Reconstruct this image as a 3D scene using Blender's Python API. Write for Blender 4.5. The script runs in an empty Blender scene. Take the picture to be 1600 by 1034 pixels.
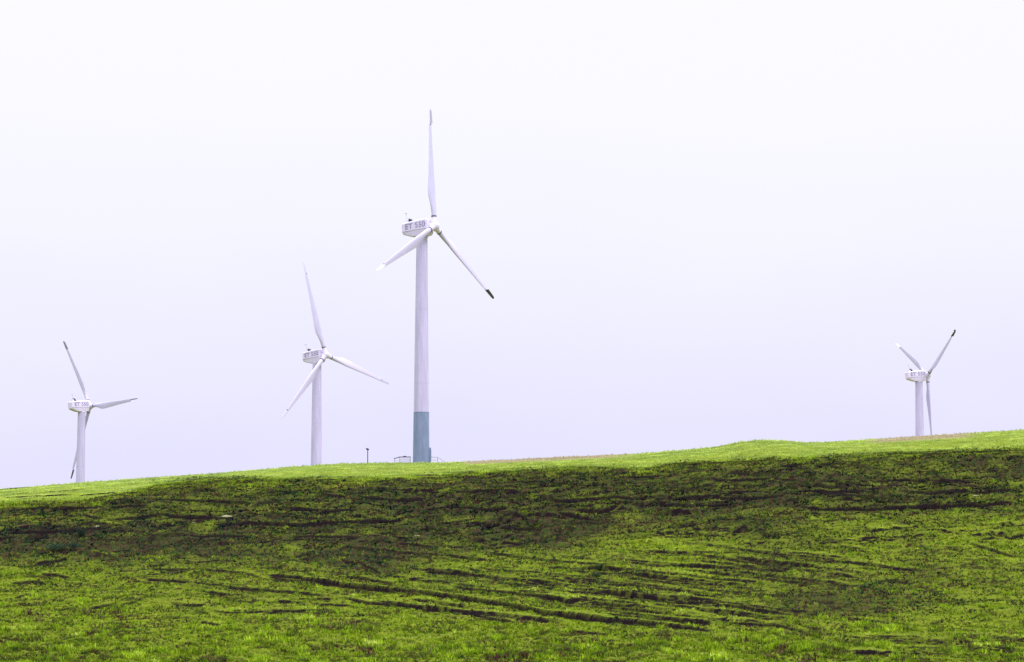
import bpy, math
import numpy as np
from mathutils import Vector, Matrix

# ------------------------------------------------------------------ camera, sky, sun, exposure
sc = bpy.context.scene
PITCH = math.radians(6.5); CAMH = 1.6; FPX = 4500.0      # focal length in pixels of a 1600 px wide frame
cd = bpy.data.cameras.new('camera'); cam = bpy.data.objects.new('camera', cd)
sc.collection.objects.link(cam); sc.camera = cam
cd.sensor_width = 36.0; cd.lens = 36.0 * FPX / 1600.0
cd.clip_start = 0.5; cd.clip_end = 20000
cam.location = (0, 0, CAMH); cam.rotation_euler = (math.pi/2 + PITCH, 0, 0)

sc.view_settings.view_transform = 'Standard'; sc.view_settings.look = 'None'
sc.view_settings.exposure = 0.0; sc.view_settings.gamma = 1.0
try: sc.view_settings.use_curve_mapping = False
except Exception: pass

SUN_EL, SUN_AZ = math.radians(48), math.radians(128)     # azimuth clockwise from +Y (the view direction)
w = bpy.data.worlds.new('World'); sc.world = w; w.use_nodes = True
nt = w.node_tree; nt.nodes.clear()
def N(tree, t, **kw):
    n = tree.nodes.new(t)
    for k, v in kw.items(): setattr(n, k, v)
    return n
out = N(nt, 'ShaderNodeOutputWorld'); bg = N(nt, 'ShaderNodeBackground')
sky = N(nt, 'ShaderNodeTexSky'); sky.sky_type = 'NISHITA'; sky.sun_disc = False
sky.sun_elevation = SUN_EL; sky.sun_rotation = SUN_AZ
scl = N(nt, 'ShaderNodeVectorMath', operation='SCALE'); scl.inputs['Scale'].default_value = 0.10
nt.links.new(sky.outputs[0], scl.inputs[0])
tc = N(nt, 'ShaderNodeTexCoord'); sep = N(nt, 'ShaderNodeSeparateXYZ')
nt.links.new(tc.outputs['Generated'], sep.inputs[0])
nz = N(nt, 'ShaderNodeTexNoise'); nz.inputs['Scale'].default_value = 5.0; nz.inputs['Detail'].default_value = 3.0
mp = N(nt, 'ShaderNodeMapping'); mp.inputs['Scale'].default_value = (1, 1, 3)
nt.links.new(tc.outputs['Generated'], mp.inputs[0]); nt.links.new(mp.outputs[0], nz.inputs[0])
nm = N(nt, 'ShaderNodeMath', operation='MULTIPLY_ADD'); nm.inputs[1].default_value = 0.06; nm.inputs[2].default_value = -0.03
nt.links.new(nz.outputs[0], nm.inputs[0])
ad = N(nt, 'ShaderNodeMath', operation='ADD'); nt.links.new(sep.outputs[2], ad.inputs[0]); nt.links.new(nm.outputs[0], ad.inputs[1])
cr = N(nt, 'ShaderNodeValToRGB'); e = cr.color_ramp
stops = [(0.0, (0.79, 0.77, 1.02)), (0.065, (0.805, 0.785, 1.03)), (0.113, (0.89, 0.875, 1.04)), (0.150, (0.945, 0.945, 1.04)),
         (0.20, (1.0, 0.99, 1.04)), (0.30, (1.01, 1.0, 1.04)), (0.5, (1.9, 1.9, 1.98)), (1.0, (3.1, 3.1, 3.2))]
e.elements[0].position, e.elements[0].color = stops[0][0], stops[0][1] + (1,)
e.elements[1].position, e.elements[1].color = stops[1][0], stops[1][1] + (1,)
for pos, c in stops[2:]:
    el = e.elements.new(pos); el.color = c + (1,)
nt.links.new(ad.outputs[0], cr.inputs[0])
mx = N(nt, 'ShaderNodeMix', data_type='RGBA'); mx.inputs[0].default_value = 0.96     # cloud deck over the blue sky
nt.links.new(scl.outputs[0], mx.inputs[6]); nt.links.new(cr.outputs[0], mx.inputs[7])
nt.links.new(mx.outputs[2], bg.inputs[0]); bg.inputs[1].default_value = 1.0
nt.links.new(bg.outputs[0], out.inputs[0])

sd = bpy.data.lights.new('sun', 'SUN'); sun = bpy.data.objects.new('sun', sd); sc.collection.objects.link(sun)
sd.energy = 1.5; sd.angle = math.radians(14); sd.color = (1.0, 0.97, 0.92)
sv = Vector((math.sin(SUN_AZ)*math.cos(SUN_EL), math.cos(SUN_AZ)*math.cos(SUN_EL), math.sin(SUN_EL)))
sun.rotation_euler = sv.to_track_quat('Z', 'Y').to_euler(); sun.location = (0, 0, 200)

# ------------------------------------------------------------------ helpers
C = sc.collection
rng = np.random.default_rng(7)
def tag(o, label=None, cat=None, group=None, kind=None):
    if label: o['label'] = label
    if cat: o['category'] = cat
    if group: o['group'] = group
    if kind: o['kind'] = kind
    return o
def link(name, me, mats, parent=None):
    o = bpy.data.objects.new(name, me); C.objects.link(o)
    if not isinstance(mats, (list, tuple)): mats = [mats]
    for m in mats: me.materials.append(m)
    if parent: o.parent = parent
    return o
def npmesh(name, V, Fc, smooth=False):
    """Fc: (n,k) array with constant k"""
    me = bpy.data.meshes.new(name)
    V = np.asarray(V, np.float32); Fc = np.asarray(Fc, np.int32); n, k = Fc.shape
    me.vertices.add(len(V)); me.vertices.foreach_set('co', V.ravel())
    me.loops.add(n*k); me.loops.foreach_set('vertex_index', Fc.ravel())
    me.polygons.add(n); me.polygons.foreach_set('loop_start', np.arange(0, n*k, k, dtype=np.int32))
    me.polygons.foreach_set('use_smooth', np.full(n, smooth))
    me.update(calc_edges=True)
    return me
class MB:
    def __init__(s): s.v = []; s.f = []; s.sm = []
    def add(s, V, Fc, smooth=False, M=None):
        b = len(s.v)
        for p in V:
            p = Vector(p); s.v.append(tuple(M @ p) if M is not None else tuple(p))
        for f in Fc: s.f.append([i+b for i in f]); s.sm.append(smooth)
    def box(s, lo, hi, M=None):
        x0, y0, z0 = lo; x1, y1, z1 = hi
        s.add([(x0,y0,z0),(x1,y0,z0),(x1,y1,z0),(x0,y1,z0),(x0,y0,z1),(x1,y0,z1),(x1,y1,z1),(x0,y1,z1)],
              [(3,2,1,0),(4,5,6,7),(0,1,5,4),(1,2,6,5),(2,3,7,6),(3,0,4,7)], M=M)
    def rings(s, rings, caps=True, smooth=True, M=None):
        n = len(rings[0]); V = [p for r in rings for p in r]; Fc = []
        for i in range(len(rings)-1):
            for j in range(n):
                a, b_ = i*n+j, i*n+(j+1) % n
                Fc.append((a, b_, b_+n, a+n))
        s.add(V, Fc, smooth, M)
        if caps:
            s.add(rings[0], [tuple(reversed(range(n)))], False, M); s.add(rings[-1], [tuple(range(n))], False, M)
    def lathe(s, prof, n=32, M=None, caps=True, smooth=True):
        """prof: list of (r, z), axis z"""
        R = [[(r*math.cos(2*math.pi*j/n), r*math.sin(2*math.pi*j/n), z) for j in range(n)] for r, z in prof]
        s.rings(R, caps, smooth, M)
    def tube(s, p0, p1, r, n=10, r1=None):
        p0, p1 = Vector(p0), Vector(p1); d = p1-p0
        M = Matrix.Translation(p0) @ d.to_track_quat('Z', 'Y').to_matrix().to_4x4()
        s.lathe([(r, 0), (r if r1 is None else r1, d.length)], n, M)
    def build(s, name, mats, parent=None, bevel=0, weld=False):
        me = bpy.data.meshes.new(name); me.from_pydata(s.v, [], s.f)
        me.polygons.foreach_set('use_smooth', s.sm); me.update()
        o = link(name, me, mats, parent)
        if bevel:
            b = o.modifiers.new('bevel', 'BEVEL'); b.width = bevel; b.segments = 3; b.limit_method = 'ANGLE'; b.angle_limit = math.radians(25)
        return o

# ------------------------------------------------------------------ materials
def mat(name, col, rough=0.5, metal=0.0, var=0.0, scale=3.0, stretch=(1, 1, 1), var_col=None, spec=0.5):
    m = bpy.data.materials.new(name); m.use_nodes = True; t = m.node_tree
    b = t.nodes['Principled BSDF']; spec = min(spec, .3); b.inputs['Roughness'].default_value = rough; b.inputs['Metallic'].default_value = metal
    b.inputs['Specular IOR Level'].default_value = spec
    b.inputs['Base Color'].default_value = col + (1,)
    if var:
        c = N(t, 'ShaderNodeTexCoord'); mpn = N(t, 'ShaderNodeMapping'); mpn.inputs['Scale'].default_value = stretch
        n = N(t, 'ShaderNodeTexNoise'); n.inputs['Scale'].default_value = scale; n.inputs['Detail'].default_value = 6; n.inputs['Roughness'].default_value = 0.65
        r = N(t, 'ShaderNodeValToRGB'); r.color_ramp.elements[0].position = 0.35; r.color_ramp.elements[1].position = 0.65
        vc = var_col or tuple(x*(1-var) for x in col)
        r.color_ramp.elements[0].color = col + (1,); r.color_ramp.elements[1].color = vc + (1,)
        t.links.new(c.outputs['Object'], mpn.inputs[0]); t.links.new(mpn.outputs[0], n.inputs[0])
        t.links.new(n.outputs[0], r.inputs[0]); t.links.new(r.outputs[0], b.inputs['Base Color'])
        bm_ = N(t, 'ShaderNodeBump'); bm_.inputs['Strength'].default_value = 0.02; t.links.new(n.outputs[0], bm_.inputs['Height'])
        t.links.new(bm_.outputs[0], b.inputs['Normal'])
    return m
M_TOWER = mat('painted_tower_steel', (0.55, 0.50, 0.78), 0.55, var=0.2, scale=1.6, stretch=(1.2, 1.2, 0.10))
M_BASE = mat('blue_grey_tower_paint', (0.215, 0.27, 0.455), 0.55, var=0.25, scale=1.6, stretch=(1.2, 1.2, 0.2))
M_WHITE = mat('white_gelcoat', (0.70, 0.635, 0.90), 0.45, var=0.07, scale=1.2, stretch=(0.4, 1, 1))
M_BLADE = mat('blade_gelcoat', (0.56, 0.52, 0.78), 0.42, var=0.08, scale=1.5, stretch=(1, 1, 0.25))
M_TIP = mat('painted_tip_shade', (0.10, 0.095, 0.15), 0.5, var=.5, scale=2.5)  # shade on the turned tips, painted in as a darker blade colour
M_DARK = mat('dark_rubber_seal', (0.03, 0.03, 0.05), 0.6, var=0.3, scale=8)
M_LETTER = mat('grey_lettering_paint', (0.30, 0.27, 0.46), 0.5, var=0.1, scale=4)
M_COWL = mat('dark_cowl_paint', (0.025, 0.025, 0.04), 0.5, var=0.3, scale=6)
M_TIPROOT = mat('tip_shaft_steel', (0.10, 0.10, 0.13), 0.4, 0.6, var=0.2, scale=10)
M_STEEL = mat('galvanised_steel', (0.45, 0.43, 0.58), 0.45, 0.4, var=0.2, scale=12)
M_RAIL = mat('dark_painted_rail', (0.09, 0.09, 0.16), 0.5, 0.0, var=0.2, scale=12)
M_POST = mat('weathered_post_paint', (0.07, 0.06, 0.11), 0.6, var=0.25, scale=14, stretch=(1, 1, .3))
M_BLACK = mat('black_housing', (0.01, 0.01, 0.015), 0.5, var=0.2, scale=9)
M_GLASS = mat('lamp_glass', (0.12, 0.13, 0.16), 0.1)

# ------------------------------------------------------------------ terrain shape
SP = math.sin(PITCH); CP = math.cos(PITCH)
SKY_X = np.array([-500, 0, 130, 250, 350, 450, 530, 600, 700, 800, 900, 1000, 1100, 1130, 1155, 1190, 1225, 1250, 1275, 1340, 1400, 1500, 1600, 2100], float)
SKY_R = np.array([812, 765, 753.5, 745, 738, 729.5, 724, 722.5, 722, 717.5, 712.5, 708, 699.5, 695.5, 690, 686.5, 687.5, 690.5, 690.5, 687, 683, 677, 670.5, 640], float)
def smooth_tab(x0, x1, n, X, Y, s):
    g = np.linspace(x0, x1, n); v = np.interp(g, X, Y); k = int(s/(g[1]-g[0])*3)
    ker = np.exp(-0.5*(np.arange(-k, k+1)*(g[1]-g[0])/s)**2); ker /= ker.sum()
    return g, np.convolve(np.pad(v, k, mode='edge'), ker, 'valid')
SG, SV = smooth_tab(-500, 2100, 2601, SKY_X, SKY_R, 7)
GY, GV = smooth_tab(300, 480, 721, [300, 330, 352, 378, 400, 425, 452, 480], [1.42, 1.0, 0.732, 0.476, 0.252, 0.080, 0.022, 0.0], 4.5)
def sky_row(x): return np.interp(800 + FPX*x/481.0, SG, SV)
def zrow(y, row):
    return CAMH + y*np.tan(PITCH - np.arctan((row-517.0)/FPX))
def base_z(x, y):
    x = np.asarray(x, float); y = np.asarray(y, float)
    S = sky_row(x); v = np.interp(y, GY, GV); row = S + v*(1034-S)
    yy = np.minimum(y, 480.0)
    z = zrow(yy, row)
    lat = np.clip((np.abs(x)-90)/400, 0, 1)
    z = z*(1-0.45*lat**2*(3-2*lat))
    zz = np.where(z > 8, z, np.log1p(np.exp(np.clip(z*2.2, -30, 60)))/2.2)           # soft clamp at the valley floor
    zz = np.where(y < 305, zz[()]*np.clip((y-240)/65, 0, 1)**2, zz)
    # plateau behind the crest: rolls off, then falls gently to the level the farther turbines stand on
    t = np.clip((y-500)/115, 0, 1); t = t*t*(3-2*t)
    dlt = np.interp(x, [-400, -108, -40, 119, 400], [-9, -7.0, -8.8, -4.4, -7])
    ov = np.clip(y-480, 0, None)
    zb = zz + 0.55*(1-np.exp(-ov/9.0)) + t*dlt
    f = np.clip((y-900)/2200, 0, 1); f = f*f*(3-2*f)
    return zb*(1-f) - 2*f
def project(x, y, z):
    dep = y*CP + (z-CAMH)*SP; up = (z-CAMH)*CP - y*SP
    return 800 + FPX*x/dep, 517 - FPX*up/dep
def ground_at(px, row):
    """the point of the hillside seen at a photo position"""
    ys = np.linspace(322, 480, 900); xs = (px-800)/FPX*ys; 
    for _ in range(3):
        zs = base_z(xs, ys); xs = (px-800)/FPX*(ys*CP+(zs-CAMH)*SP)
    r = project(xs, ys, zs)[1]
    i = np.argmin(np.abs(r-row)); return float(xs[i]), float(ys[i]), float(zs[i])

def hsh(ix, iy, seed):
    h = (ix.astype(np.int64)*374761393 + iy.astype(np.int64)*668265263 + seed*1442695041) & 0xffffffff
    h = ((h ^ (h >> 13))*1274126177) & 0xffffffff
    h = ((h ^ (h >> 16))*2246822519) & 0xffffffff
    return ((h ^ (h >> 15)) & 0xffffff)/float(0xffffff)
def vnoise(x, y, seed):
    ix = np.floor(x); iy = np.floor(y); fx = x-ix; fy = y-iy
    fx = fx*fx*(3-2*fx); fy = fy*fy*(3-2*fy); ix = ix.astype(np.int64); iy = iy.astype(np.int64)
    a = hsh(ix, iy, seed); b = hsh(ix+1, iy, seed); c = hsh(ix, iy+1, seed); d = hsh(ix+1, iy+1, seed)
    return (a*(1-fx)+b*fx)*(1-fy) + (c*(1-fx)+d*fx)*fy
def fbm(x, y, seed, o=4, g=0.55):
    s = 0; a = 1; t = 0
    for i in range(o):
        s = s + a*vnoise(x*2**i+i*17.3, y*2**i-i*9.1, seed+i); t += a; a *= g
    return s/t
def sstep(a, b, x):
    t = np.clip((x-a)/(b-a), 0, 1); return t*t*(3-2*t)

# terracettes and eroded scarps: photo-traced lines laid on the ground (x, row) pairs, height of the step in metres
LINES = [
 ([(395,899),(470,904),(540,914),(650,925),(780,943),(850,958),(950,968),(1060,978),(1140,986)], .92),
 ([(536,900),(575,905),(616,912)], .40), ([(700,917),(760,921),(800,926),(850,933),(884,939),(940,937)], .50),
 ([(820,912),(845,911),(870,914)], .45), ([(420,902),(480,908),(520,912)], .5),
 ([(200,903),(277,907),(337,914),(371,919),(472,926),(540,936)], .40),
 ([(526,933),(574,941),(625,943),(665,950),(700,953)], .40), ([(740,958),(776,965),(800,969)], .40),
 ([(54,880),(80,877),(106,873)], .45), ([(18,912),(45,909),(68,909)], .5), ([(24,934),(40,930),(54,932)], .4),
 ([(143,949),(162,946),(181,943)], .40), ([(194,944),(206,941),(218,938)], .42), ([(65,897),(90,899),(113,901)], .40),
 ([(420,954),(470,954),(526,952)], .38), ([(528,877),(564,880),(596,896)], .5),
 ([(1125,969),(1170,973),(1214,976),(1272,991)], .36), ([(930,952),(1000,961),(1070,971),(1130,975)], .35),
 ([(1515,849),(1550,858),(1583,867)], .42), ([(1030,939),(1080,940),(1130,944)], .34), ([(664,892),(700,893),(734,896)], .42),
 ([(230,886),(262,890),(300,889)], .30), ([(232,884),(258,883)], .3), ([(320,925),(355,929)], .35), ([(310,888),(380,895),(420,905)], .33),
 ([(520,860),(545,853),(580,858),(600,868)], .30), ([(250,963),(300,965)], .2), ([(315,972),(345,976)], .42),
 ([(890,985),(950,990)], .26), ([(1100,945),(1180,952),(1230,957)], .26), ([(1080,863),(1125,862)], .33), ([(1160,920),(1200,925)], .26),
 ([(1310,852),(1350,858)], .26), ([(1385,905),(1430,910)], .25), ([(430,793),(520,797),(560,794)], .45),
 ([(0,797),(61,794),(142,794),(206,791),(240,790)], .60), ([(0,832),(78,831),(135,827),(185,825)], .55), ([(120,819),(145,815),(170,817)], .5),
 ([(170,811),(216,808),(250,803),(290,808),(345,807)], .60), ([(330,820),(400,817),(470,819),(560,815),(640,812)], .60),
 ([(0,842),(25,840)], .6), ([(210,783),(250,780),(330,782),(400,786)], .45),
 ([(1060,727),(1100,724),(1150,721),(1198,718)], .50), ([(1210,729),(1250,727),(1290,724),(1350,720)], .45),
 ([(1230,794),(1290,795),(1345,794),(1422,791),(1519,788),(1600,784)], .60), ([(1050,778),(1110,775),(1170,778),(1230,774)], .50),
 ([(1050,792),(1100,790),(1140,786)], .45), ([(1360,751),(1420,748),(1470,752),(1540,749)], .45), ([(1360,712),(1400,707),(1450,709),(1520,706),(1600,702)], .42),
 ([(1420,772),(1480,768),(1540,769),(1600,762)], .5), ([(1240,766),(1300,768),(1360,764)], .4),
 ([(560,776),(620,781),(680,778)], .50), ([(690,790),(760,795),(800,791)], .45), ([(835,776),(880,783),(960,775),(1010,780)], .45),
 ([(872,803),(900,806),(925,811)], .65), ([(905,797),(940,800),(965,792)], .9), ([(700,768),(770,765),(820,768)], .4), ([(780,822),(840,826)], .42),
 ([(450,841),(520,838),(570,842)], .35), ([(620,848),(680,853)], .35), ([(290,838),(350,836),(390,840)], .35), ([(465,751),(530,749)], .4),
 ([(500,772),(540,775)],.4), ([(600,747),(700,745),(760,742)], .3), ([(1100,750),(1180,748),(1260,751)],.4), ([(960,745),(1040,743)],.35),
]
WL = []
for pts, A in LINES:
    g = [ground_at(px, r) for px, r in pts]; WL.append((np.array([p[0] for p in g]), np.array([p[1] for p in g]), A))
NTR = len(WL)
# the parallel sheep terraces of the middle slope, tilted down to the right like the traced ones
for i in range(78):
    if i < 56: px, row, L, sl, A = rng.uniform(640, 1330), rng.uniform(862, 972), rng.uniform(45, 170), rng.uniform(.08, .12), rng.uniform(.28, .50)
    elif i < 68: px, row, L, sl, A = rng.uniform(60, 620), rng.uniform(876, 960), rng.uniform(20, 70), rng.uniform(-.02, .10), rng.uniform(.25, .42)
    else: px, row, L, sl, A = rng.uniform(1380, 1620), rng.uniform(985, 1032), rng.uniform(40, 110), rng.uniform(.03, .07), rng.uniform(.22, .34)
    if min(abs(row+sl*k*L-np.interp(px+k*L, [395,470,540,650,780,850,950,1060,1140], [899,904,914,925,943,958,968,978,986], left=0, right=2000)) for k in (-1, -.5, 0, .5, 1)) < 9: continue
    g = [ground_at(px+k*L, min(row+sl*k*L+rng.normal(0, 1.2), 1033)) for k in (-1, -.35, .35, 1)]
    WL.append((np.array([p[0] for p in g]), np.array([p[1] for p in g]), A))
NPAR = len(WL)
# extra short terracettes following the contour, scattered over the lower slope and the dark band
for i in range(240):
    if i < 90: px, row, A = rng.uniform(-20, 1620), rng.uniform(800, 1010), rng.uniform(.10, .26)
    else: px, row, A = rng.uniform(-20, 1620), rng.uniform(742, 850), rng.uniform(.18, .45)
    if abs(row-np.interp(px, [395,470,540,650,780,850,950,1060,1140], [899,904,914,925,943,958,968,978,986], left=0, right=2000)) < 11: continue
    x, y, z = ground_at(px, row); L = rng.uniform(1.2, 5.5); k = rng.uniform(-.22, .16)
    xs = np.array([x-L, x-L*.3, x+L*.4, x+L]); ys = y - k*(xs-x)*2.0 + rng.normal(0, .5, 4)
    WL.append((xs, ys, A))

# broad patches: photo x, row, radius x, radius row, weight (positive = heather and bilberry, negative = clean grass)
PATCH = [(1330,942,120,26,.58),(1130,905,220,46,.14),(1420,850,120,40,.12),(330,900,200,24,.10),(1240,948,60,22,.25),(870,832,70,34,.45),(1200,838,100,28,.35),(1190,885,70,18,.25),(60,862,130,22,.5),(260,858,220,22,.45),
 (500,872,110,16,.42),(650,868,130,34,.45),(570,890,90,14,.3),(1440,875,40,60,.30),(1530,905,60,30,.22),(760,905,90,18,.25),(960,905,70,24,.22),(350,925,120,24,.15),
 (1370,915,60,22,.2),(90,872,50,9,-.55),(450,862,30,7,-.55),(690,850,50,14,-.35),(930,776,36,10,-.5),(700,882,60,10,-.35),(545,828,40,12,-.2),(1050,840,80,14,-.25),
 (590,798,28,12,-.25),(1440,745,50,10,-.25),(345,772,60,12,-.15),(1290,735,60,8,-.1),(240,868,60,7,-.3),(1100,880,90,30,-.2),(1500,850,50,14,-.2), (800,870,60,14,-.15)]
B1X = [-300,0,140,200,236,304,340,440,540,665,766,900,1002,1070,1200,1350,1600,1900]; B1R = [792,788,783,771,760,752,750,749,749,745,738,732,733,724,718,712,701,691]
B2X = [-300,0,150,300,450,540,700,850,950,1060,1200,1300,1600,1900]; B2R = [855,858,878,872,852,862,852,852,832,826,815,800,792,785]
BLK = [(330,815,170,14),(210,786,70,5),(700,776,120,14),(890,762,60,9),(935,799,36,9),(1100,779,80,14),(1380,787,170,9),(1270,768,70,9),(1500,758,80,14),(60,832,90,8),(560,790,60,10),(1440,730,60,6),(1150,740,60,6)]
def masks(x, y, px, row):
    """heath 0..1, dry grass 0..1 at a ground point"""
    b1 = np.interp(px, B1X, B1R); b2 = np.interp(px, B2X, B2R)
    n1 = fbm(x/14, y/9, 11, 4) - .5; n2 = fbm(x/3.2, y/3.2, 23, 4) - .5
    r1 = row + n1*9 + n2*16; r2 = row + n1*44 + n2*60
    h = sstep(b1-7, b1+15, r1)*(1-sstep(b2-16, b2+26, r2))*np.clip(.86 + .9*n1 + .8*n2, .2, 1)
    h = h + .20*sstep(b2-10, b2+10, row)                       # scattered weeds in the lower grass
    for cx, cy, rx, ry, wt in PATCH:
        d = ((px-cx)/rx)**2 + ((row-cy)/ry)**2
        h = h + wt*np.exp(-d*1.1)*(1+1.2*n1)
    h = np.clip(h + n2*.45*sstep(b1-4, b1+8, row), 0, 1)
    blk = np.zeros_like(x)
    for cx, cy, rx, ry in BLK: blk = np.maximum(blk, np.exp(-(((px-cx)/rx)**2+((row-cy)/ry)**2)**1.5))
    core = blk*.75 + .5*np.exp(-((row-(b1*.45+b2*.55)-n1*30)/20.0)**2)*sstep(b1, b1+10, r1)
    dry = sstep(715, 735, px)*(1-sstep(930, 1010, px))*sstep(458, 468, y) + sstep(1340, 1390, px)*(1-sstep(1490, 1540, px))*sstep(458, 468, y)
    return h, np.clip(dry, 0, 1), core

def relief(x, y):
    """small relief: hummocks and contour steps; returns dz and bare-soil mask"""
    fine = sstep(322, 330, y)*(1-sstep(496, 510, y))*(1-sstep(92, 110, np.abs(x)))
    b = base_z(x, y); px, row = project(x, y, b)
    h, dry, core = masks(x, y, px, row)
    b1 = np.interp(px, B1X, B1R)
    slope = sstep(b1-6, b1+6, row)
    dz = (fbm(x/6.5, y/3.4, 41, 3)-.5)*0.55*(.25+.75*slope)
    dz += (fbm(x/1.5, y/1.0, 51, 3)-.5)*(.16+.42*h)*(.25+.75*slope)
    # fine terracing: steps cut along a warped contour coordinate
    soil = np.zeros_like(x); vig = np.zeros_like(x)
    cen = np.exp(-((px-1010)/330)**4)*sstep(852, 885, row)*(1-sstep(965, 990, row)) + sstep(1380, 1450, px)*sstep(990, 1002, row) + .55*np.exp(-((px-430)/260)**4)*sstep(866, 885, row)*(1-sstep(955, 985, row))
    for kx, ky, sd_, am in ((.06, .30, 61, 1.0), (-.16, .47, 161, .7), (.12, .275, 261, 1.5)):
        c = (y + kx/ky*x)*ky + (1.1 if sd_ == 261 else 2.4)*fbm(x/(24 if sd_ == 261 else 15), y/(14 if sd_ == 261 else 7), sd_, 3) + .35*fbm(x/1.6, y/2, sd_+5, 2); fr = c-np.floor(c)
        amp = sstep(.46, .62, fbm(x/5.5, y/2.6, sd_+6, 3)+(.10*cen if sd_ == 261 else 0))*slope*(.16+.20*h)*am*(np.clip(cen, 0, 1) if sd_ == 261 else 1)
        dz += amp*(sstep(0.0, .10, fr) - fr)*1.3
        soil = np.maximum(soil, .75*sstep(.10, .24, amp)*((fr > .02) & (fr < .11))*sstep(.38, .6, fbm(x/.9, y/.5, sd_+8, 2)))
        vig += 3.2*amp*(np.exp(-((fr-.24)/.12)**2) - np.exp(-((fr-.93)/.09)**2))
    # dark peaty hollows in the core of the band
    pe = fbm(x/3.6, y/2.3, 71, 4)
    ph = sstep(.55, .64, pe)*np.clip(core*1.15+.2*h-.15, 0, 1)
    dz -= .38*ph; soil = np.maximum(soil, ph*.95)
    warp = (fbm(x/2.6, y*0+.5, 81, 3)-.5)*.8 + (fbm(x/.6, y*0+.5, 82, 2)-.5)*.5
    dl = np.zeros_like(x); near = np.zeros_like(x)
    for i, (lx, ly, A) in enumerate(WL):
        m = (x > lx[0]-.5) & (x < lx[-1]+.5) & (y > ly.min()-7) & (y < ly.max()+7)
        if not m.any(): continue
        xx = x[m]; d = y[m] - np.interp(xx, lx, ly) - warp[m]
        en = np.clip(np.minimum(xx-lx[0]+.5, lx[-1]+.5-xx)/(.18*(lx[-1]-lx[0])+.4), 0, 1)
        a = A*en*(.62+.6*fbm(xx/2.1, xx*0+i*3.7, 90+i % 7, 3))
        st = np.where(d >= .08, .5*np.exp(-(d-.08)/1.3), np.where(d > -.08, d/.16, -.5*np.exp((d+.08)/1.1)))
        dl[m] += a*st*(.95 if i < NTR else .80 if i < NPAR else .62)
        if i < NPAR: near[m] = np.maximum(near[m], np.exp(-((d+.3)/1.5)**2)*en)
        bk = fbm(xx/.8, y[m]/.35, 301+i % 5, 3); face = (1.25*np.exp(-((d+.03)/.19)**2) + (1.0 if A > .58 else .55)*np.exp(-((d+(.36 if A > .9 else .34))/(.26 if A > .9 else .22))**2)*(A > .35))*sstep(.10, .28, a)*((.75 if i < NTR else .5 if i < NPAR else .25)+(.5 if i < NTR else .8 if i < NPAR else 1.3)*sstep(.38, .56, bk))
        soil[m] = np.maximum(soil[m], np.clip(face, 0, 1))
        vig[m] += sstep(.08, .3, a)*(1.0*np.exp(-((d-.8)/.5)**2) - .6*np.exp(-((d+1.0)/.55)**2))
    dz = dz*(1-.85*near)+dl
    return dz*fine, soil*fine, vig*fine

# ------------------------------------------------------------------ the hill: one sheet to the horizon
gx = np.arange(-91, 91.01, .165)
fx = np.concatenate([-np.geomspace(4000, 92, 70), gx, np.geomspace(92, 4000, 70)])
gy = np.arange(325, 493, .14)
fy = np.concatenate([np.linspace(-300, 300, 40), np.linspace(303, 324.8, 12), gy, np.linspace(493.3, 560, 60), np.geomspace(563, 6500, 90)])
X, Y = np.meshgrid(fx, fy); X = X.ravel(); Y = Y.ravel()
Zb = base_z(X, Y); dz, soil, vig = relief(X, Y); Z = Zb + dz
nx, ny = len(fx), len(fy)
ii = (np.arange(ny-1)[:, None]*nx + np.arange(nx-1)[None, :]).ravel()
me = npmesh('hill', np.c_[X, Y, Z], np.c_[ii, ii+1, ii+nx+1, ii+nx], True)
PX, ROW = project(X, Y, Zb); H_, D_, CORE = masks(X, Y, PX, ROW)
outf = sstep(0, 1, np.maximum(np.maximum((326-Y)/12, (Y-500)/30), (np.abs(X)-120)/60)); H_ = H_*(1-outf) + .15*outf
me.attributes.new('soil', 'FLOAT', 'POINT').data.foreach_set('value', soil.astype(np.float32))
me.attributes.new('heath', 'FLOAT', 'POINT').data.foreach_set('value', H_.astype(np.float32))
me.attributes.new('dry', 'FLOAT', 'POINT').data.foreach_set('value', D_.astype(np.float32))
def Mixc(t, fac, a, b):
    m = N(t, 'ShaderNodeMix', data_type='RGBA')
    if isinstance(fac, float): m.inputs[0].default_value = fac
    else: t.links.new(fac, m.inputs[0])
    for k, v in ((6, a), (7, b)):
        if isinstance(v, tuple): m.inputs[k].default_value = v + (1,)
        else: t.links.new(v, m.inputs[k])
    return m.outputs[2]
def noise_fac(t, vec, scale, det, lo, hi, rough=.6):
    n = N(t, 'ShaderNodeTexNoise'); n.inputs['Scale'].default_value = scale; n.inputs['Detail'].default_value = det; n.inputs['Roughness'].default_value = rough
    t.links.new(vec, n.inputs[0])
    r = N(t, 'ShaderNodeMapRange'); r.inputs[1].default_value = lo; r.inputs[2].default_value = hi; t.links.new(n.outputs[0], r.inputs[0])
    return r.outputs[0]
m = bpy.data.materials.new('hillside_turf'); m.use_nodes = True; t = m.node_tree; b = t.nodes['Principled BSDF']
b.inputs['Roughness'].default_value = .95; b.inputs['Specular IOR Level'].default_value = 0
co = N(t, 'ShaderNodeTexCoord').outputs['Object']
def attr(t, n): a = N(t, 'ShaderNodeAttribute'); a.attribute_name = n; return a
G1, G2 = (0.120, 0.170, 0.014), (0.175, 0.215, 0.020)
g = Mixc(t, noise_fac(t, co, .35, 5, .35, .65), G1, G2)
g = Mixc(t, noise_fac(t, co, 2.6, 4, .55, .72), g, (0.055, 0.075, 0.010))
hh = Mixc(t, noise_fac(t, co, 1.6, 4, .42, .58), (0.030, 0.048, 0.012), (0.050, 0.030, 0.020))
hh = Mixc(t, noise_fac(t, co, 3.3, 4, .56, .66), hh, (0.012, 0.024, 0.016))
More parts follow.
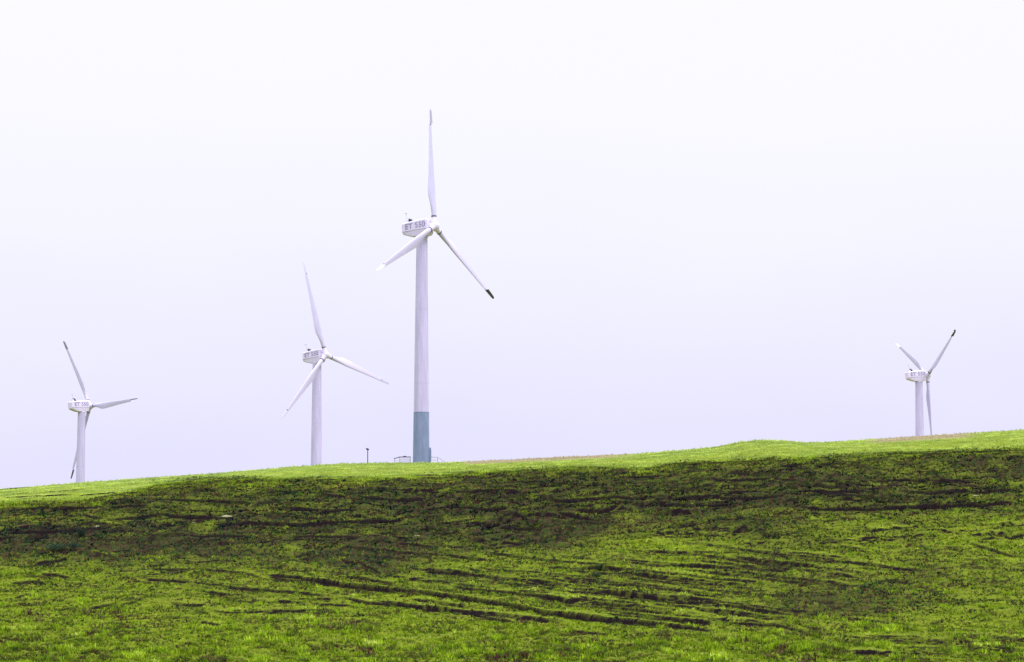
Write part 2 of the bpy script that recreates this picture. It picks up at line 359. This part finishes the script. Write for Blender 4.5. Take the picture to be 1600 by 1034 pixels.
c1 = Mixc(t, attr(t, 'heath').outputs['Fac'], g, hh)
c1 = Mixc(t, attr(t, 'dry').outputs['Fac'], c1, (0.33, 0.27, 0.18))
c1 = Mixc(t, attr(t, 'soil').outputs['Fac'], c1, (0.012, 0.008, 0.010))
t.links.new(c1, b.inputs['Base Color'])
hill = link('hill', me, m); tag(hill, kind='structure')

# interpolation of the finished surface for placing things
Zg = Z.reshape(ny, nx); Sg = soil.reshape(ny, nx); Vg = vig.reshape(ny, nx)
def samp(G, x, y):
    x = np.atleast_1d(x); y = np.atleast_1d(y)
    i = np.clip(np.searchsorted(fx, x)-1, 0, nx-2); j = np.clip(np.searchsorted(fy, y)-1, 0, ny-2)
    u = (x-fx[i])/(fx[i+1]-fx[i]); v = (y-fy[j])/(fy[j+1]-fy[j])
    return (G[j, i]*(1-u)+G[j, i+1]*u)*(1-v) + (G[j+1, i]*(1-u)+G[j+1, i+1]*u)*v
def gz(x, y): return float(samp(Zg, x, y)[0])

# ------------------------------------------------------------------ grass and heather tufts (stuff)
def tufts(n, blades, seed, pick, hgt, wid, spread):
    r = np.random.default_rng(seed)
    y = r.uniform(328, 492, n); hw = y*.1795+24*r.uniform(0, 1, n)**3; x = r.uniform(-1, 1, n)*hw
    keep = r.uniform(0, 1, n) < hw/112
    x, y = x[keep], y[keep]
    zb = base_z(x, y); px, row = project(x, y, zb); h, dry, core = masks(x, y, px, row); so = samp(Sg, x, y); vg = samp(Vg, x, y)
    z = samp(Zg, x, y)
    keep, size, colr = pick(r, x, y, px, row, h, dry, core, so, vg)
    x, y, z, size, colr = x[keep], y[keep], z[keep], size[keep], colr[keep]
    n = len(x); k = blades
    ang = r.uniform(0, 2*np.pi, (n, k)); lean = r.uniform(.1, 1, (n, k))*spread*size[:, None]
    hh = hgt*size[:, None]*r.uniform(.55, 1.1, (n, k)); ww = wid*size[:, None]*r.uniform(.7, 1.3, (n, k))
    rx = x[:, None] + r.normal(0, .35, (n, k))*spread*size[:, None]*.7; ry = y[:, None] + r.normal(0, .35, (n, k))*spread*size[:, None]*.7
    a2 = ang + np.pi/2 + r.normal(0, .5, (n, k))
    P0 = np.stack([rx-np.cos(a2)*ww/2, ry-np.sin(a2)*ww/2, z[:, None]-.05+0*rx], -1)
    P1 = np.stack([rx+np.cos(a2)*ww/2, ry+np.sin(a2)*ww/2, z[:, None]-.05+0*rx], -1)
    P2 = np.stack([rx+np.cos(ang)*lean, ry+np.sin(ang)*lean, z[:, None]+hh], -1)
    V = np.stack([P0, P1, P2], 2).reshape(-1, 3)
    Fc = np.arange(len(V)).reshape(-1, 3)
    cc = np.repeat(colr, k, axis=0)*r.uniform(.8, 1.2, (n*k, 1)); cc = np.c_[cc, np.ones(len(cc))]
    return V, Fc, cc.astype(np.float32)
def tuft_object(name, data, label, cat):
    V, Fc, cc = data; me = npmesh(name, V, Fc, False)
    me.attributes.new('tint', 'FLOAT_COLOR', 'FACE').data.foreach_set('color', cc.ravel())
    m = bpy.data.materials.new(name+'_blades'); m.use_nodes = True; t = m.node_tree; b = t.nodes['Principled BSDF']
    b.inputs['Roughness'].default_value = .9; b.inputs['Specular IOR Level'].default_value = 0
    a = attr(t, 'tint'); nf = noise_fac(t, N(t, 'ShaderNodeTexCoord').outputs['Object'], 1.1, 3, .3, .7)
    hs = N(t, 'ShaderNodeHueSaturation'); mr = N(t, 'ShaderNodeMapRange'); mr.inputs[3].default_value = .8; mr.inputs[4].default_value = 1.2
    t.links.new(nf, mr.inputs[0]); t.links.new(mr.outputs[0], hs.inputs['Value']); t.links.new(a.outputs['Color'], hs.inputs['Color'])
    t.links.new(hs.outputs[0], b.inputs['Base Color'])
    tr = N(t, 'ShaderNodeBsdfTranslucent'); ms = N(t, 'ShaderNodeMixShader'); ms.inputs[0].default_value = .25
    t.links.new(hs.outputs[0], tr.inputs[0]); t.links.new(b.outputs[0], ms.inputs[1]); t.links.new(tr.outputs[0], ms.inputs[2])
    t.links.new(ms.outputs[0], t.nodes['Material Output'].inputs[0])
    o = link(name, me, m); tag(o, label, cat, kind='stuff'); return o
GRASS = np.array([(.070,.028,.024),(.135,.085,.050),(.060,.095,.014),(.130,.145,.022),(.165,.235,.014),(.235,.300,.016),(.295,.350,.024),(.39,.42,.08)])
GW = np.array([.06,.09,.12,.16,.20,.19,.12,.06])
HEATH = np.array([(.003,.004,.014),(.014,.006,.012),(.005,.022,.022),(.018,.056,.018),(.075,.034,.030),(.078,.068,.042),(.056,.105,.018),(.105,.130,.036),(.160,.215,.020)])
HW = np.array([.15,.09,.13,.18,.11,.09,.12,.06,.07])
def pick_grass(r, x, y, px, row, h, dry, core, so, vg):
    b1 = np.interp(px, B1X, B1R); b2 = np.interp(px, B2X, B2R); top = 1-sstep(b1-8, b1+2, row)
    cl = fbm(x/1.3, y/1.1, 101, 3)
    keep = (so < .45) & (r.uniform(0, 1, len(x)) > np.clip(h*1.08-.12, 0, .93))
    size = (.55+1.0*cl)*(1-.45*top)*(1+1.6*(r.uniform(0, 1, len(x)) < .05)*sstep(470, 478, y))*(1+.45*sstep(950, 1020, row))
    q = fbm(x/1.5, y/1.0, 121, 3); q2 = fbm(x/6, y/3.4, 127, 3)
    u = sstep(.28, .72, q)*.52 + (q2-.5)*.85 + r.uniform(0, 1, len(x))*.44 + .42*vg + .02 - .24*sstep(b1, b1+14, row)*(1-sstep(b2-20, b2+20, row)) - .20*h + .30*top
    c = GRASS[np.searchsorted(np.cumsum(GW/GW.sum()), np.clip(u, 0, .9999)).clip(0, len(GRASS)-1)].copy()
    # tall pale clumps
    big = sstep(.56, .70, fbm(x/2.4, y/2.0, 103, 3))
    c = c*(.86+.34*big[:, None]) ; size = size*(1+(.35+.6*sstep(890, 960, row))*big*(1-top)); c = c*(1+.08*(big*sstep(890, 960, row))[:, None])
    low = fbm(x/9, y/6, 107, 3)
    c = c*(.80+.40*low[:, None])*(1+top[:, None]*.06)*np.array([.98, 1.11, 1.05])
    size = size*(1-.45*sstep(.1, .5, np.abs(vg))*(1-top))
    c = c*(1+.25*top[:, None]) + top[:, None]*np.array([.085, .085, .085])
    c = c*(1-dry[:, None]) + dry[:, None]*np.array([.42, .38, .24])*(.8+.4*low[:, None])
    return keep, size, c
def pick_heath(r, x, y, px, row, h, dry, core, so, vg):
    cl = fbm(x/1.7, y/1.2, 111, 4); cl2 = fbm(x/.9, y/.8, 117, 3)
    keep = (r.uniform(0, 1, len(x)) < np.clip(h*1.15, 0, 1)*(.35+.9*sstep(.35, .6, cl))) & (so < .8)
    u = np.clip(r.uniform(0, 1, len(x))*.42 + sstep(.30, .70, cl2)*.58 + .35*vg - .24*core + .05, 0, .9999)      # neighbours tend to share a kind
    br = np.zeros_like(x)
    for cx, cy, rx, ry in ((940, 822, 90, 26), (1320, 945, 110, 24), (1120, 838, 60, 14), (640, 862, 60, 16), (300, 852, 120, 12), (700, 762, 60, 10), (1180, 905, 200, 45), (1450, 880, 90, 40), (450, 905, 200, 30)): br = np.maximum(br, np.exp(-((px-cx)/rx)**2-((row-cy)/ry)**2))
    u = np.where(r.uniform(0, 1, len(x)) < .75*br, r.uniform(.46, .74, len(x)), u)
    perm = np.arange(9); cs = np.cumsum(HW[perm]/HW.sum())
    idx = perm[np.searchsorted(cs, u).clip(0, 8)]; c = HEATH[idx]
    lowg = sstep(830, 880, row)
    c = c + (.5+.5*np.tanh((620-px)/150))[:, None]*core[:, None]*np.array([0, .007, .010])
    c = c*(1-core[:, None]*.15)*(1+.30*lowg[:, None])
    return keep, .5+.8*cl, c
tuft_object('grass', tufts(470000, 5, 5, pick_grass, .23, .085, .20), 'bright yellow-green rough grass covering the hillside below the turbines', 'grass')
tuft_object('heather', tufts(305000, 5, 6, pick_heath, .27, .15, .26), 'dark green and brown low heather across the upper hillside', 'heather')

# ------------------------------------------------------------------ shrubs, sapling and stones
def shrub(px, row, wd, ht, n, label, col, seed, group=None, trunk_h=0.0):
    x, y, _ = ground_at(px, row); z = gz(x, y); r = np.random.default_rng(seed)
    root = bpy.data.objects.new('shrub' if not trunk_h else 'sapling', None); C.objects.link(root); root.location = (x, y, z)
    tag(root, label, 'shrub' if not trunk_h else 'sapling', group)
    s = MB(); tips = []
    nb = 9 if not trunk_h else 12
    for i in range(nb):
        a = r.uniform(0, 2*math.pi)
        if trunk_h:
            h0 = r.uniform(.25, .95)*ht; p0 = Vector((0, 0, h0*.8)); p1 = Vector((math.cos(a)*wd*.5*(1.1-h0/ht), math.sin(a)*wd*.5*(1.1-h0/ht), h0+.15))
        else:
            p0 = Vector((0, 0, -.05)); p1 = Vector((math.cos(a)*wd*.4, math.sin(a)*wd*.4, ht*r.uniform(.5, .85)))
        s.tube(p0, p1, .03, 6, .008); tips.append((p0, p1))
    if trunk_h: s.tube((0, 0, -.1), (.05, .02, ht), .045, 7, .01)
    s.build('trunk' if trunk_h else 'stem', mat('bark_%d' % seed, (.05, .035, .03), .9, var=.3, scale=8), root)
    V = []
    for i in range(n):
        p0, p1 = tips[r.integers(len(tips))]; c = np.array(p0.lerp(p1, r.uniform(.35, 1.08))) + r.normal(0, wd*.13, 3)*np.array([1, 1, .7])
        c[2] = max(c[2], .03); d = r.normal(0, 1, 3); d /= np.linalg.norm(d); e_ = np.cross(d, r.normal(0, 1, 3)); e_ /= np.linalg.norm(e_)
        L = r.uniform(.07, .15)
        V += [c-e_*L*.35, c+e_*L*.35, c+d*L]
    me = npmesh('foliage', np.array(V), np.arange(len(V)).reshape(-1, 3))
    link('foliage', me, mat('leaves_%d' % seed, col, .7, var=.5, scale=6, spec=.2, var_col=tuple(k*.45 for k in col)), root)
shrub(128, 843, 1.3, 1.5, 1500, 'dark rounded shrub standing below the black scarp at the left of the hill', (.018, .045, .022), 1)
shrub(90, 861, 2.6, .6, 1600, 'wide low dark teal shrub spread over the ground left of the rounded shrub', (.022, .065, .034), 2)
shrub(116, 858, 2.0, .45, 900, 'small flat dark green shrub touching the foot of the rounded shrub', (.014, .048, .034), 3)
shrub(936, 892, .9, 1.0, 900, 'small upright dark green shrub among the grass ridges right of centre', (.025, .060, .015), 4)
shrub(931, 903, 1.5, .5, 800, 'low spreading green shrub just under the small upright shrub', (.030, .065, .018), 8)
shrub(1210, 885, .9, 2.4, 260, 'thin bare dark sapling growing alone on the right of the slope', (.035, .050, .018), 5, trunk_h=1)

M_STONE = mat('pale_lichen_stone', (.25, .26, .13), .9, var=.45, scale=5)
STONES = [(152, 824.5, 1.05, 'long pale flat stone lying on the black ledge near the left shrub'),
 (354, 806, 1.5, 'longest pale flat stone in the dark heather left of centre'),
 (303, 815, .7, 'pale flat stone lying left of the longest pale stone'),
 (652, 838, .8, 'single pale stone lying in the dark slope below the tallest turbine'),
 (1086, 794, 1.3, 'broad pale stone slab in the dark band right of centre'),
 (1525, 777, .9, 'pale stone on the dark slope towards the right edge of the photo')]
for i, (px, row, L, lab) in enumerate(STONES):
    x, y, _ = ground_at(px, row); z = gz(x, y); r = np.random.default_rng(50+i); nn = 11; rings = []
    prof = [(.9, -.15), (1.0, .10), (.85, .20), (.5, .26)]
    rad = r.uniform(.75, 1.2, nn)
    for q, h in prof: rings.append([(math.cos(2*math.pi*j/nn)*rad[j]*L*.5*q, math.sin(2*math.pi*j/nn)*rad[j]*L*.38*q, h*L*.34+.05+.07*L*math.sin(2*math.pi*j/nn)) for j in range(nn)])
    s = MB(); s.rings(rings, True, False); o = s.build('stone', M_STONE, bevel=.02); o.location = (x, y, z); tag(o, lab, 'stone', 'pale stones lying on the dark slope')

# ------------------------------------------------------------------ wind turbines
TILT = math.radians(3.7); OVER = 2.55; R = 20.5
def chord(r):  return float(np.interp(r, [1.7, 2.6, 4.2, 5.6, 6.6, 9, 13, 17.8, 19.6, 20.3, 20.6], [.86, .88, 1.28, 1.74, 1.76, 1.48, 1.06, .70, .58, .50, .30]))
def thick(r):  return float(np.interp(r, [1.7, 2.6, 4.2, 5.6, 6.6, 9, 13, 17.8, 20.5], [.86, .82, .62, .50, .46, .32, .21, .12, .05]))
def twist(r):  return math.radians(float(np.interp(r, [1.7, 4, 6, 9, 13, 20.5], [16, 15, 11, 6, 2.5, 0])))
def section(r, n=26):
    c, th, tw = chord(r), thick(r), twist(r); rd = float(np.clip((r-2.3)/3.0, 0, 1)); rd = rd*rd*(3-2*rd); pts = []
    for j in range(n):
        a = 2*math.pi*j/n; u = .5*(1+math.cos(a))                       # u=1 leading edge
        xi = 1-u; t_ = 5*(.2969*math.sqrt(max(xi, 0))-.1260*xi-.3516*xi**2+.2843*xi**3-.1015*xi**4)
        ya = (u-.72)*c; za = math.copysign(1, math.sin(a) if abs(math.sin(a)) > 1e-9 else 1)*t_*th*1.0*(.5 if abs(math.sin(a)) > 1e-9 else 0)/.5*.5*2*.5
        za = math.copysign(t_*th, math.sin(a)) if abs(math.sin(a)) > 1e-9 else 0
        yc, zc = math.cos(a)*c/2, math.sin(a)*th/2
        y_ = yc*(1-rd)+ya*rd; z_ = zc*(1-rd)+za*rd
        ct, st = math.cos(tw), math.sin(tw)
        pts.append((z_*ct + y_*st, y_*ct - z_*st, r))                   # x = rotor axis, y = direction of rotation, z = span
    return pts
s = MB(); s.rings([section(r) for r in [1.78, 2.2, 2.8, 3.4, 4, 4.6, 5.2, 5.8, 6.4, 7.2, 8.2, 9.5, 11, 13, 15, 17, 17.86]])
blade_src = s.build('blade', M_BLADE)
s = MB(); s.rings([section(r) for r in [18.08, 18.6, 19.2, 19.8, 20.2, 20.6]]); tip_src = s.build('tip_brake', M_BLADE)
s = MB(); s.tube((0, 0, 17.8), (0, 0, 18.15), .055, 8); s.box((-.07, -.20, 17.84), (.07, .12, 17.93)); shaft_src = s.build('tip_shaft', M_TIPROOT)
s = MB(); s.lathe([(.46, 1.56), (.475, 1.58), (.475, 1.64), (.46, 1.66)], 28); s.lathe([(.46, 1.71), (.475, 1.73), (.475, 1.80), (.455, 1.82)], 28); ring_src = s.build('root_ring', M_DARK)
# hub: cast body with three sockets and a blunt nose
s = MB(); MX = Matrix.Rotation(math.pi/2, 4, 'Y')
s.lathe([(.50, -.95), (.62, -.85), (.74, -.5), (.80, 0), (.74, .38), (.58, .66), (.34, .84), (.10, .90)], 32, MX)
for k in range(3):
    Rk = Matrix.Rotation(k*2*math.pi/3, 4, 'X')
    s.lathe([(.62, .15), (.60, .75), (.52, .90), (.46, 1.0), (.45, 1.62), (.44, 1.76)], 28, Rk)
hub_src = s.build('hub', M_WHITE)
# nacelle
def nacelle_mesh():
    s = MB()
    # stations along the axis: x, half width, top z, panel line z, bottom z
    st = [(-3.62, .82, 1.00, -.30, -.58), (-3.45, .97, 1.22, -.30, -.78), (-2.2, 1.04, 1.32, -.30, -1.22), (-1.3, 1.06, 1.37, -.30, -1.44),
          (.9, 1.06, 1.45, -.30, -1.46), (1.45, 1.03, 1.45, -.30, -1.38), (1.75, .90, 1.25, -.28, -1.15), (1.88, .66, .88, -.25, -.80)]
    rings = []
    for x, hw, zt, zp, zb in st:
        b = min(.22, (zt-zp)*.3); lw = hw*.84
        rings.append([(x, -hw+b, zt), (x, -hw, zt-b*.8), (x, -hw, zp), (x, -hw+.03, zp-.05), (x, -lw, zb+.10), (x, -lw+.10, zb),
                      (x, lw-.10, zb), (x, lw, zb+.10), (x, hw-.03, zp-.05), (x, hw, zp), (x, hw, zt-b*.8), (x, hw-b, zt)])
    s.rings(rings, True, False)
    s.tube((1.7, 0, 0), (1.98, 0, 0), .52, 24)                          # main shaft bearing
    s.lathe([(1.02, -1.62), (1.02, -1.40)], 32)                         # yaw bearing skirt
    return s
s = nacelle_mesh(); nac_src = s.build('nacelle', M_WHITE, bevel=.035)
s = MB()
for sy in (-1, 1): s.box((-3.40, sy*1.052-.012, -.335), (1.40, sy*1.052+.012, -.295))
seam_src = s.build('panel_seam', M_LETTER)
s = MB(); s.rings([[(-2.45, -.36, 1.25), (-1.72, -.36, 1.35), (-2.30, -.36, 1.98), (-2.45, -.36, 2.0)], [(-2.45, .36, 1.25), (-1.72, .36, 1.35), (-2.30, .36, 1.98), (-2.45, .36, 2.0)]], True, False)
cowl_src = s.build('exhaust_cowl', M_COWL, bevel=.02)
s = MB(); s.box((-3.05, -.42, 1.20), (-2.50, .42, 1.72)); box_src = s.build('sensor_box', M_WHITE, bevel=.03)
s = MB(); s.tube((-2.75, -.3, 1.70), (-2.98, -.3, 2.95), .028, 8); s.tube((-2.98, -.55, 2.92), (-2.98, -.05, 2.92), .02, 6)
for dy in (-.55, -.05): s.lathe([(.02, 0), (.07, .05), (.07, .12), (.02, .18)], 8, Matrix.Translation((-2.98, dy, 2.92)))
mast_src = s.build('wind_sensor_mast', M_STEEL)
def lettering():
    cu = bpy.data.curves.new('lettering', 'FONT'); cu.body = 'ET 550'; cu.extrude = .01; cu.offset = .012; cu.space_character = 1.04
    tmp = bpy.data.objects.new('tmp_text', cu); C.objects.link(tmp); bpy.context.view_layer.update()
    me = bpy.data.meshes.new_from_object(tmp.evaluated_get(bpy.context.evaluated_depsgraph_get())); bpy.data.objects.remove(tmp)
    n = len(me.vertices); v = np.zeros(n*3, np.float32); me.vertices.foreach_get('co', v); v = v.reshape(-1, 3)
    v[:, 0] = (v[:, 0]-v[:, 0].min())/(np.ptp(v[:, 0]))*4.15; v[:, 1] = (v[:, 1]-v[:, 1].min())/np.ptp(v[:, 1])*.95; v[:, 2] *= 1.0
    me.vertices.foreach_set('co', v.ravel()); me.update(); return me
let_me = lettering(); let_src = link('lettering', let_me, M_LETTER)
SRC = [blade_src, tip_src, shaft_src, ring_src, hub_src, nac_src, seam_src, cowl_src, box_src, mast_src, let_src]
def cp(src, parent, M=None):
    o = src.copy(); C.objects.link(o); o.parent = parent
    if M is not None: o.matrix_local = M
    return o
def turbine(x, y, z, yaw, ph, label, tipang, blue=False, dark=()):
    """x,y,z: rotor centre; yaw of the rotor axis; ph: angle of the first blade"""
    a = Vector((math.cos(yaw)*math.cos(TILT), math.sin(yaw)*math.cos(TILT), math.sin(TILT)))
    Yv = Vector((-math.sin(yaw), math.cos(yaw), 0)); Zv = a.cross(Yv)
    t0 = Vector((x, y, z)) - a*OVER                                     # nacelle origin on the tower axis
    bx, by = t0.x, t0.y; bz = min(gz(bx+dx, by+dy) for dx in (-1.3, 1.3) for dy in (-1.3, 1.3)) - .15
    root = bpy.data.objects.new('wind_turbine', None); C.objects.link(root); root.location = (bx, by, bz)
    tag(root, label, 'wind turbine', 'wind turbines standing behind the hill crest')
    Mn = Matrix(((a.x, Yv.x, Zv.x, 0), (a.y, Yv.y, Zv.y, 0), (a.z, Yv.z, Zv.z, t0.z-bz), (0, 0, 0, 1)))
    H = t0.z-bz-1.42; rb, rt = 1.42, .95
    rad = lambda q: rb+(rt-rb)*q/H
    split = 9.2 if blue else 0.0; s = MB(); prof = [(rad(split), split)]
    for q in ([] if blue else [2.0]) + [H*.36, H*.68]:
        if q > split+1: s.lathe([(rad(q)-.03, q-.055), (rad(q)+.014, q-.055)], 48, None, False, False); s.lathe([(rad(q)+.014, q-.055), (rad(q)+.014, q+.055)], 48, None, False); s.lathe([(rad(q)+.014, q+.055), (rad(q)-.03, q+.055)], 48, None, False, False)
    prof += [(rad(q), q) for q in np.linspace(split, H, 9)[1:]]; s.lathe(prof, 48); s.build('tower', M_TOWER, root)
    if blue:
        s = MB(); s.lathe([(rad(q)+.012, q) for q in (0, split*.33, split*.66, split-.1)], 48); s.lathe([(rad(split)+.03, split-.1), (rad(split)+.03, split+.02)], 48); s.build('tower_base', M_BASE, root)
    n = cp(nac_src, root, Mn)
    for src in (seam_src, cowl_src, box_src, mast_src): cp(src, n)
    cp(let_src, n, Matrix.Translation((-2.75, -1.075, .02)) @ Matrix.Rotation(math.pi/2, 4, 'X'))
    cp(let_src, n, Matrix.Translation((1.40, 1.075, .02)) @ Matrix.Rotation(math.pi, 4, 'Z') @ Matrix.Rotation(math.pi/2, 4, 'X'))
    Mr = Mn @ Matrix.Translation((OVER, 0, 0)) @ Matrix.Rotation(ph, 4, 'X')
    cp(hub_src, root, Mr)
    for k in range(3):
        bl = cp(blade_src, root, Mr @ Matrix.Rotation(k*2*math.pi/3, 4, 'X'))
        cp(ring_src, bl); cp(shaft_src, bl); tp = cp(tip_src, bl, Matrix.Rotation(math.radians(tipang), 4, 'Z'))
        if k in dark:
            tp.material_slots[0].link = 'OBJECT'; tp.material_slots[0].material = M_TIP; tp['label'] = 'tip brake turned across the blade, its shade painted in as a dark colour'
    return root, bx, by, bz, rad
D = math.radians
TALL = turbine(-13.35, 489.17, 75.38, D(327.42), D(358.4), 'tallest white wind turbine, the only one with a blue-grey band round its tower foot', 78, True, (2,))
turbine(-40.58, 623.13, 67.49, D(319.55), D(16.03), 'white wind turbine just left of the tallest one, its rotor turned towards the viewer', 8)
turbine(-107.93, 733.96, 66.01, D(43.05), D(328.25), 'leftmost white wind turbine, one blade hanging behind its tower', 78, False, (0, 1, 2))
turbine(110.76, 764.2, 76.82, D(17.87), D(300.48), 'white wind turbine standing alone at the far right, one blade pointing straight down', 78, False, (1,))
for o in SRC: bpy.data.objects.remove(o)

# door housing on the tall turbine's foot (right side), entrance stairs and railings
root, bx, by, bz, rad = TALL
g0 = gz(bx, by)-bz
s = MB(); s.box((rad(1)-.25, -.45, g0+.2), (rad(1)+.26, .45, g0+2.95)); o = s.build('door_housing', M_BASE, root, bevel=.04)
s = MB(); s.box((rad(1)+.262, -.38, g0+.35), (rad(1)+.30, .38, g0+2.6)); dr = s.build('door', M_RAIL, root, bevel=.01)
s = MB(); s.tube((rad(1)+.34, .28, g0+1.35), (rad(1)+.34, .28, g0+1.6), .02, 6); s.build('handle', M_STEEL, dr)

st = bpy.data.objects.new('entrance_stairs', None); C.objects.link(st); sx = bx+rad(1)+.36; st.location = (sx, by, bz+g0-.42)
tag(st, 'pale steel entrance stairs with handrails descending right of the tallest turbine', 'stairs')
s = MB(); s.box((0, -.55, .62), (1.05, .55, .68)); s.box((0.02, -.5, 0), (.08, -.44, .62)); s.box((.95, -.5, 0), (1.01, -.44, .62)); s.box((.95, .44, 0), (1.01, .5, .62)); s.build('landing', M_STEEL, st)
for k in range(4):
    s = MB(); s.box((1.08+k*.3, -.5, .46-k*.155), (1.36+k*.3, .5, .50-k*.155)); s.build('step', M_STEEL, st)
for sy in (-.55, .55):
    s = MB(); s.tube((0, sy, 1.75), (1.05, sy, 1.75), .03, 8); s.tube((1.05, sy, 1.75), (2.25, sy, .95), .03, 8); s.tube((0, sy, 1.25), (1.05, sy, 1.25), .02, 8)
    s.tube((1.05, sy, .62), (1.05, sy, 1.75), .035, 8); s.tube((2.25, sy, 0), (2.25, sy, .95), .03, 8); s.build('handrail', M_STEEL, st)

# guarded platform left of the tower
gr = bpy.data.objects.new('guard_railing', None); C.objects.link(gr); lx = bx-rad(0)-3.15; gyy = by+.2
gr.location = (lx, gyy, gz(lx, gyy)); tag(gr, 'low guard railing with a thick dark top rail left of the tallest turbine foot', 'railing')
for k, (px_, h_) in enumerate([(0, 1.12), (.88, 1.38), (2.72, 1.42)]):
    s = MB(); s.box((px_-.05, -.05, -.3), (px_+.05, .05, h_)); s.build('post', M_STEEL, gr)
s = MB(); s.tube((-.12, 0, 1.12), (.9, 0, 1.42), .075, 8); s.tube((.88, 0, 1.42), (2.80, 0, 1.42), .085, 8); s.box((1.5, -.08, 1.47), (2.0, .08, 1.60)); s.build('top_rail', M_RAIL, gr)
s = MB()
for k in range(12): s.box((.98+k*.15, -.015, .55), (1.03+k*.15, .015, 1.08))
s.box((.92, -.02, .52), (2.68, .02, .58)); s.box((.92, -.02, 1.06), (2.68, .02, 1.12)); s.build('grid_panel', M_STEEL, gr)
s = MB(); s.tube((0, 0, .75), (.88, 0, .9), .025, 8); s.build('lower_rail', M_STEEL, gr)

# slim lamp post on the crest
lp = bpy.data.objects.new('lamp_post', None); C.objects.link(lp); lyy = 492.0; lxx = (574.6-800)/FPX*(lyy*CP+36*SP)
zt = CAMH+lyy*math.tan(PITCH-math.atan((700.5-517)/FPX)); zg = gz(lxx, lyy); lp.location = (lxx, lyy, zg)
tag(lp, 'slim dark lamp post with a black floodlight, standing left of the tallest turbine', 'lamp post')
h = zt-zg
s = MB(); s.lathe([(.075, -.3), (.075, h-.30), (.05, h-.22), (.05, h-.05)], 12); s.lathe([(.12, -.1), (.12, .1)], 12); s.build('pole', M_POST, lp)
s = MB(); Mh = Matrix.Translation((-.04, 0, h-.04)) @ Matrix.Rotation(math.radians(24), 4, 'Y'); s.box((-.24, -.16, -.13), (.24, .16, .14), Mh)
hd = s.build('floodlight', M_BLACK, lp, bevel=.03)
s = MB(); s.box((-.20, -.13, -.145), (.20, .13, -.132), Mh); s.build('lens', M_GLASS, hd)
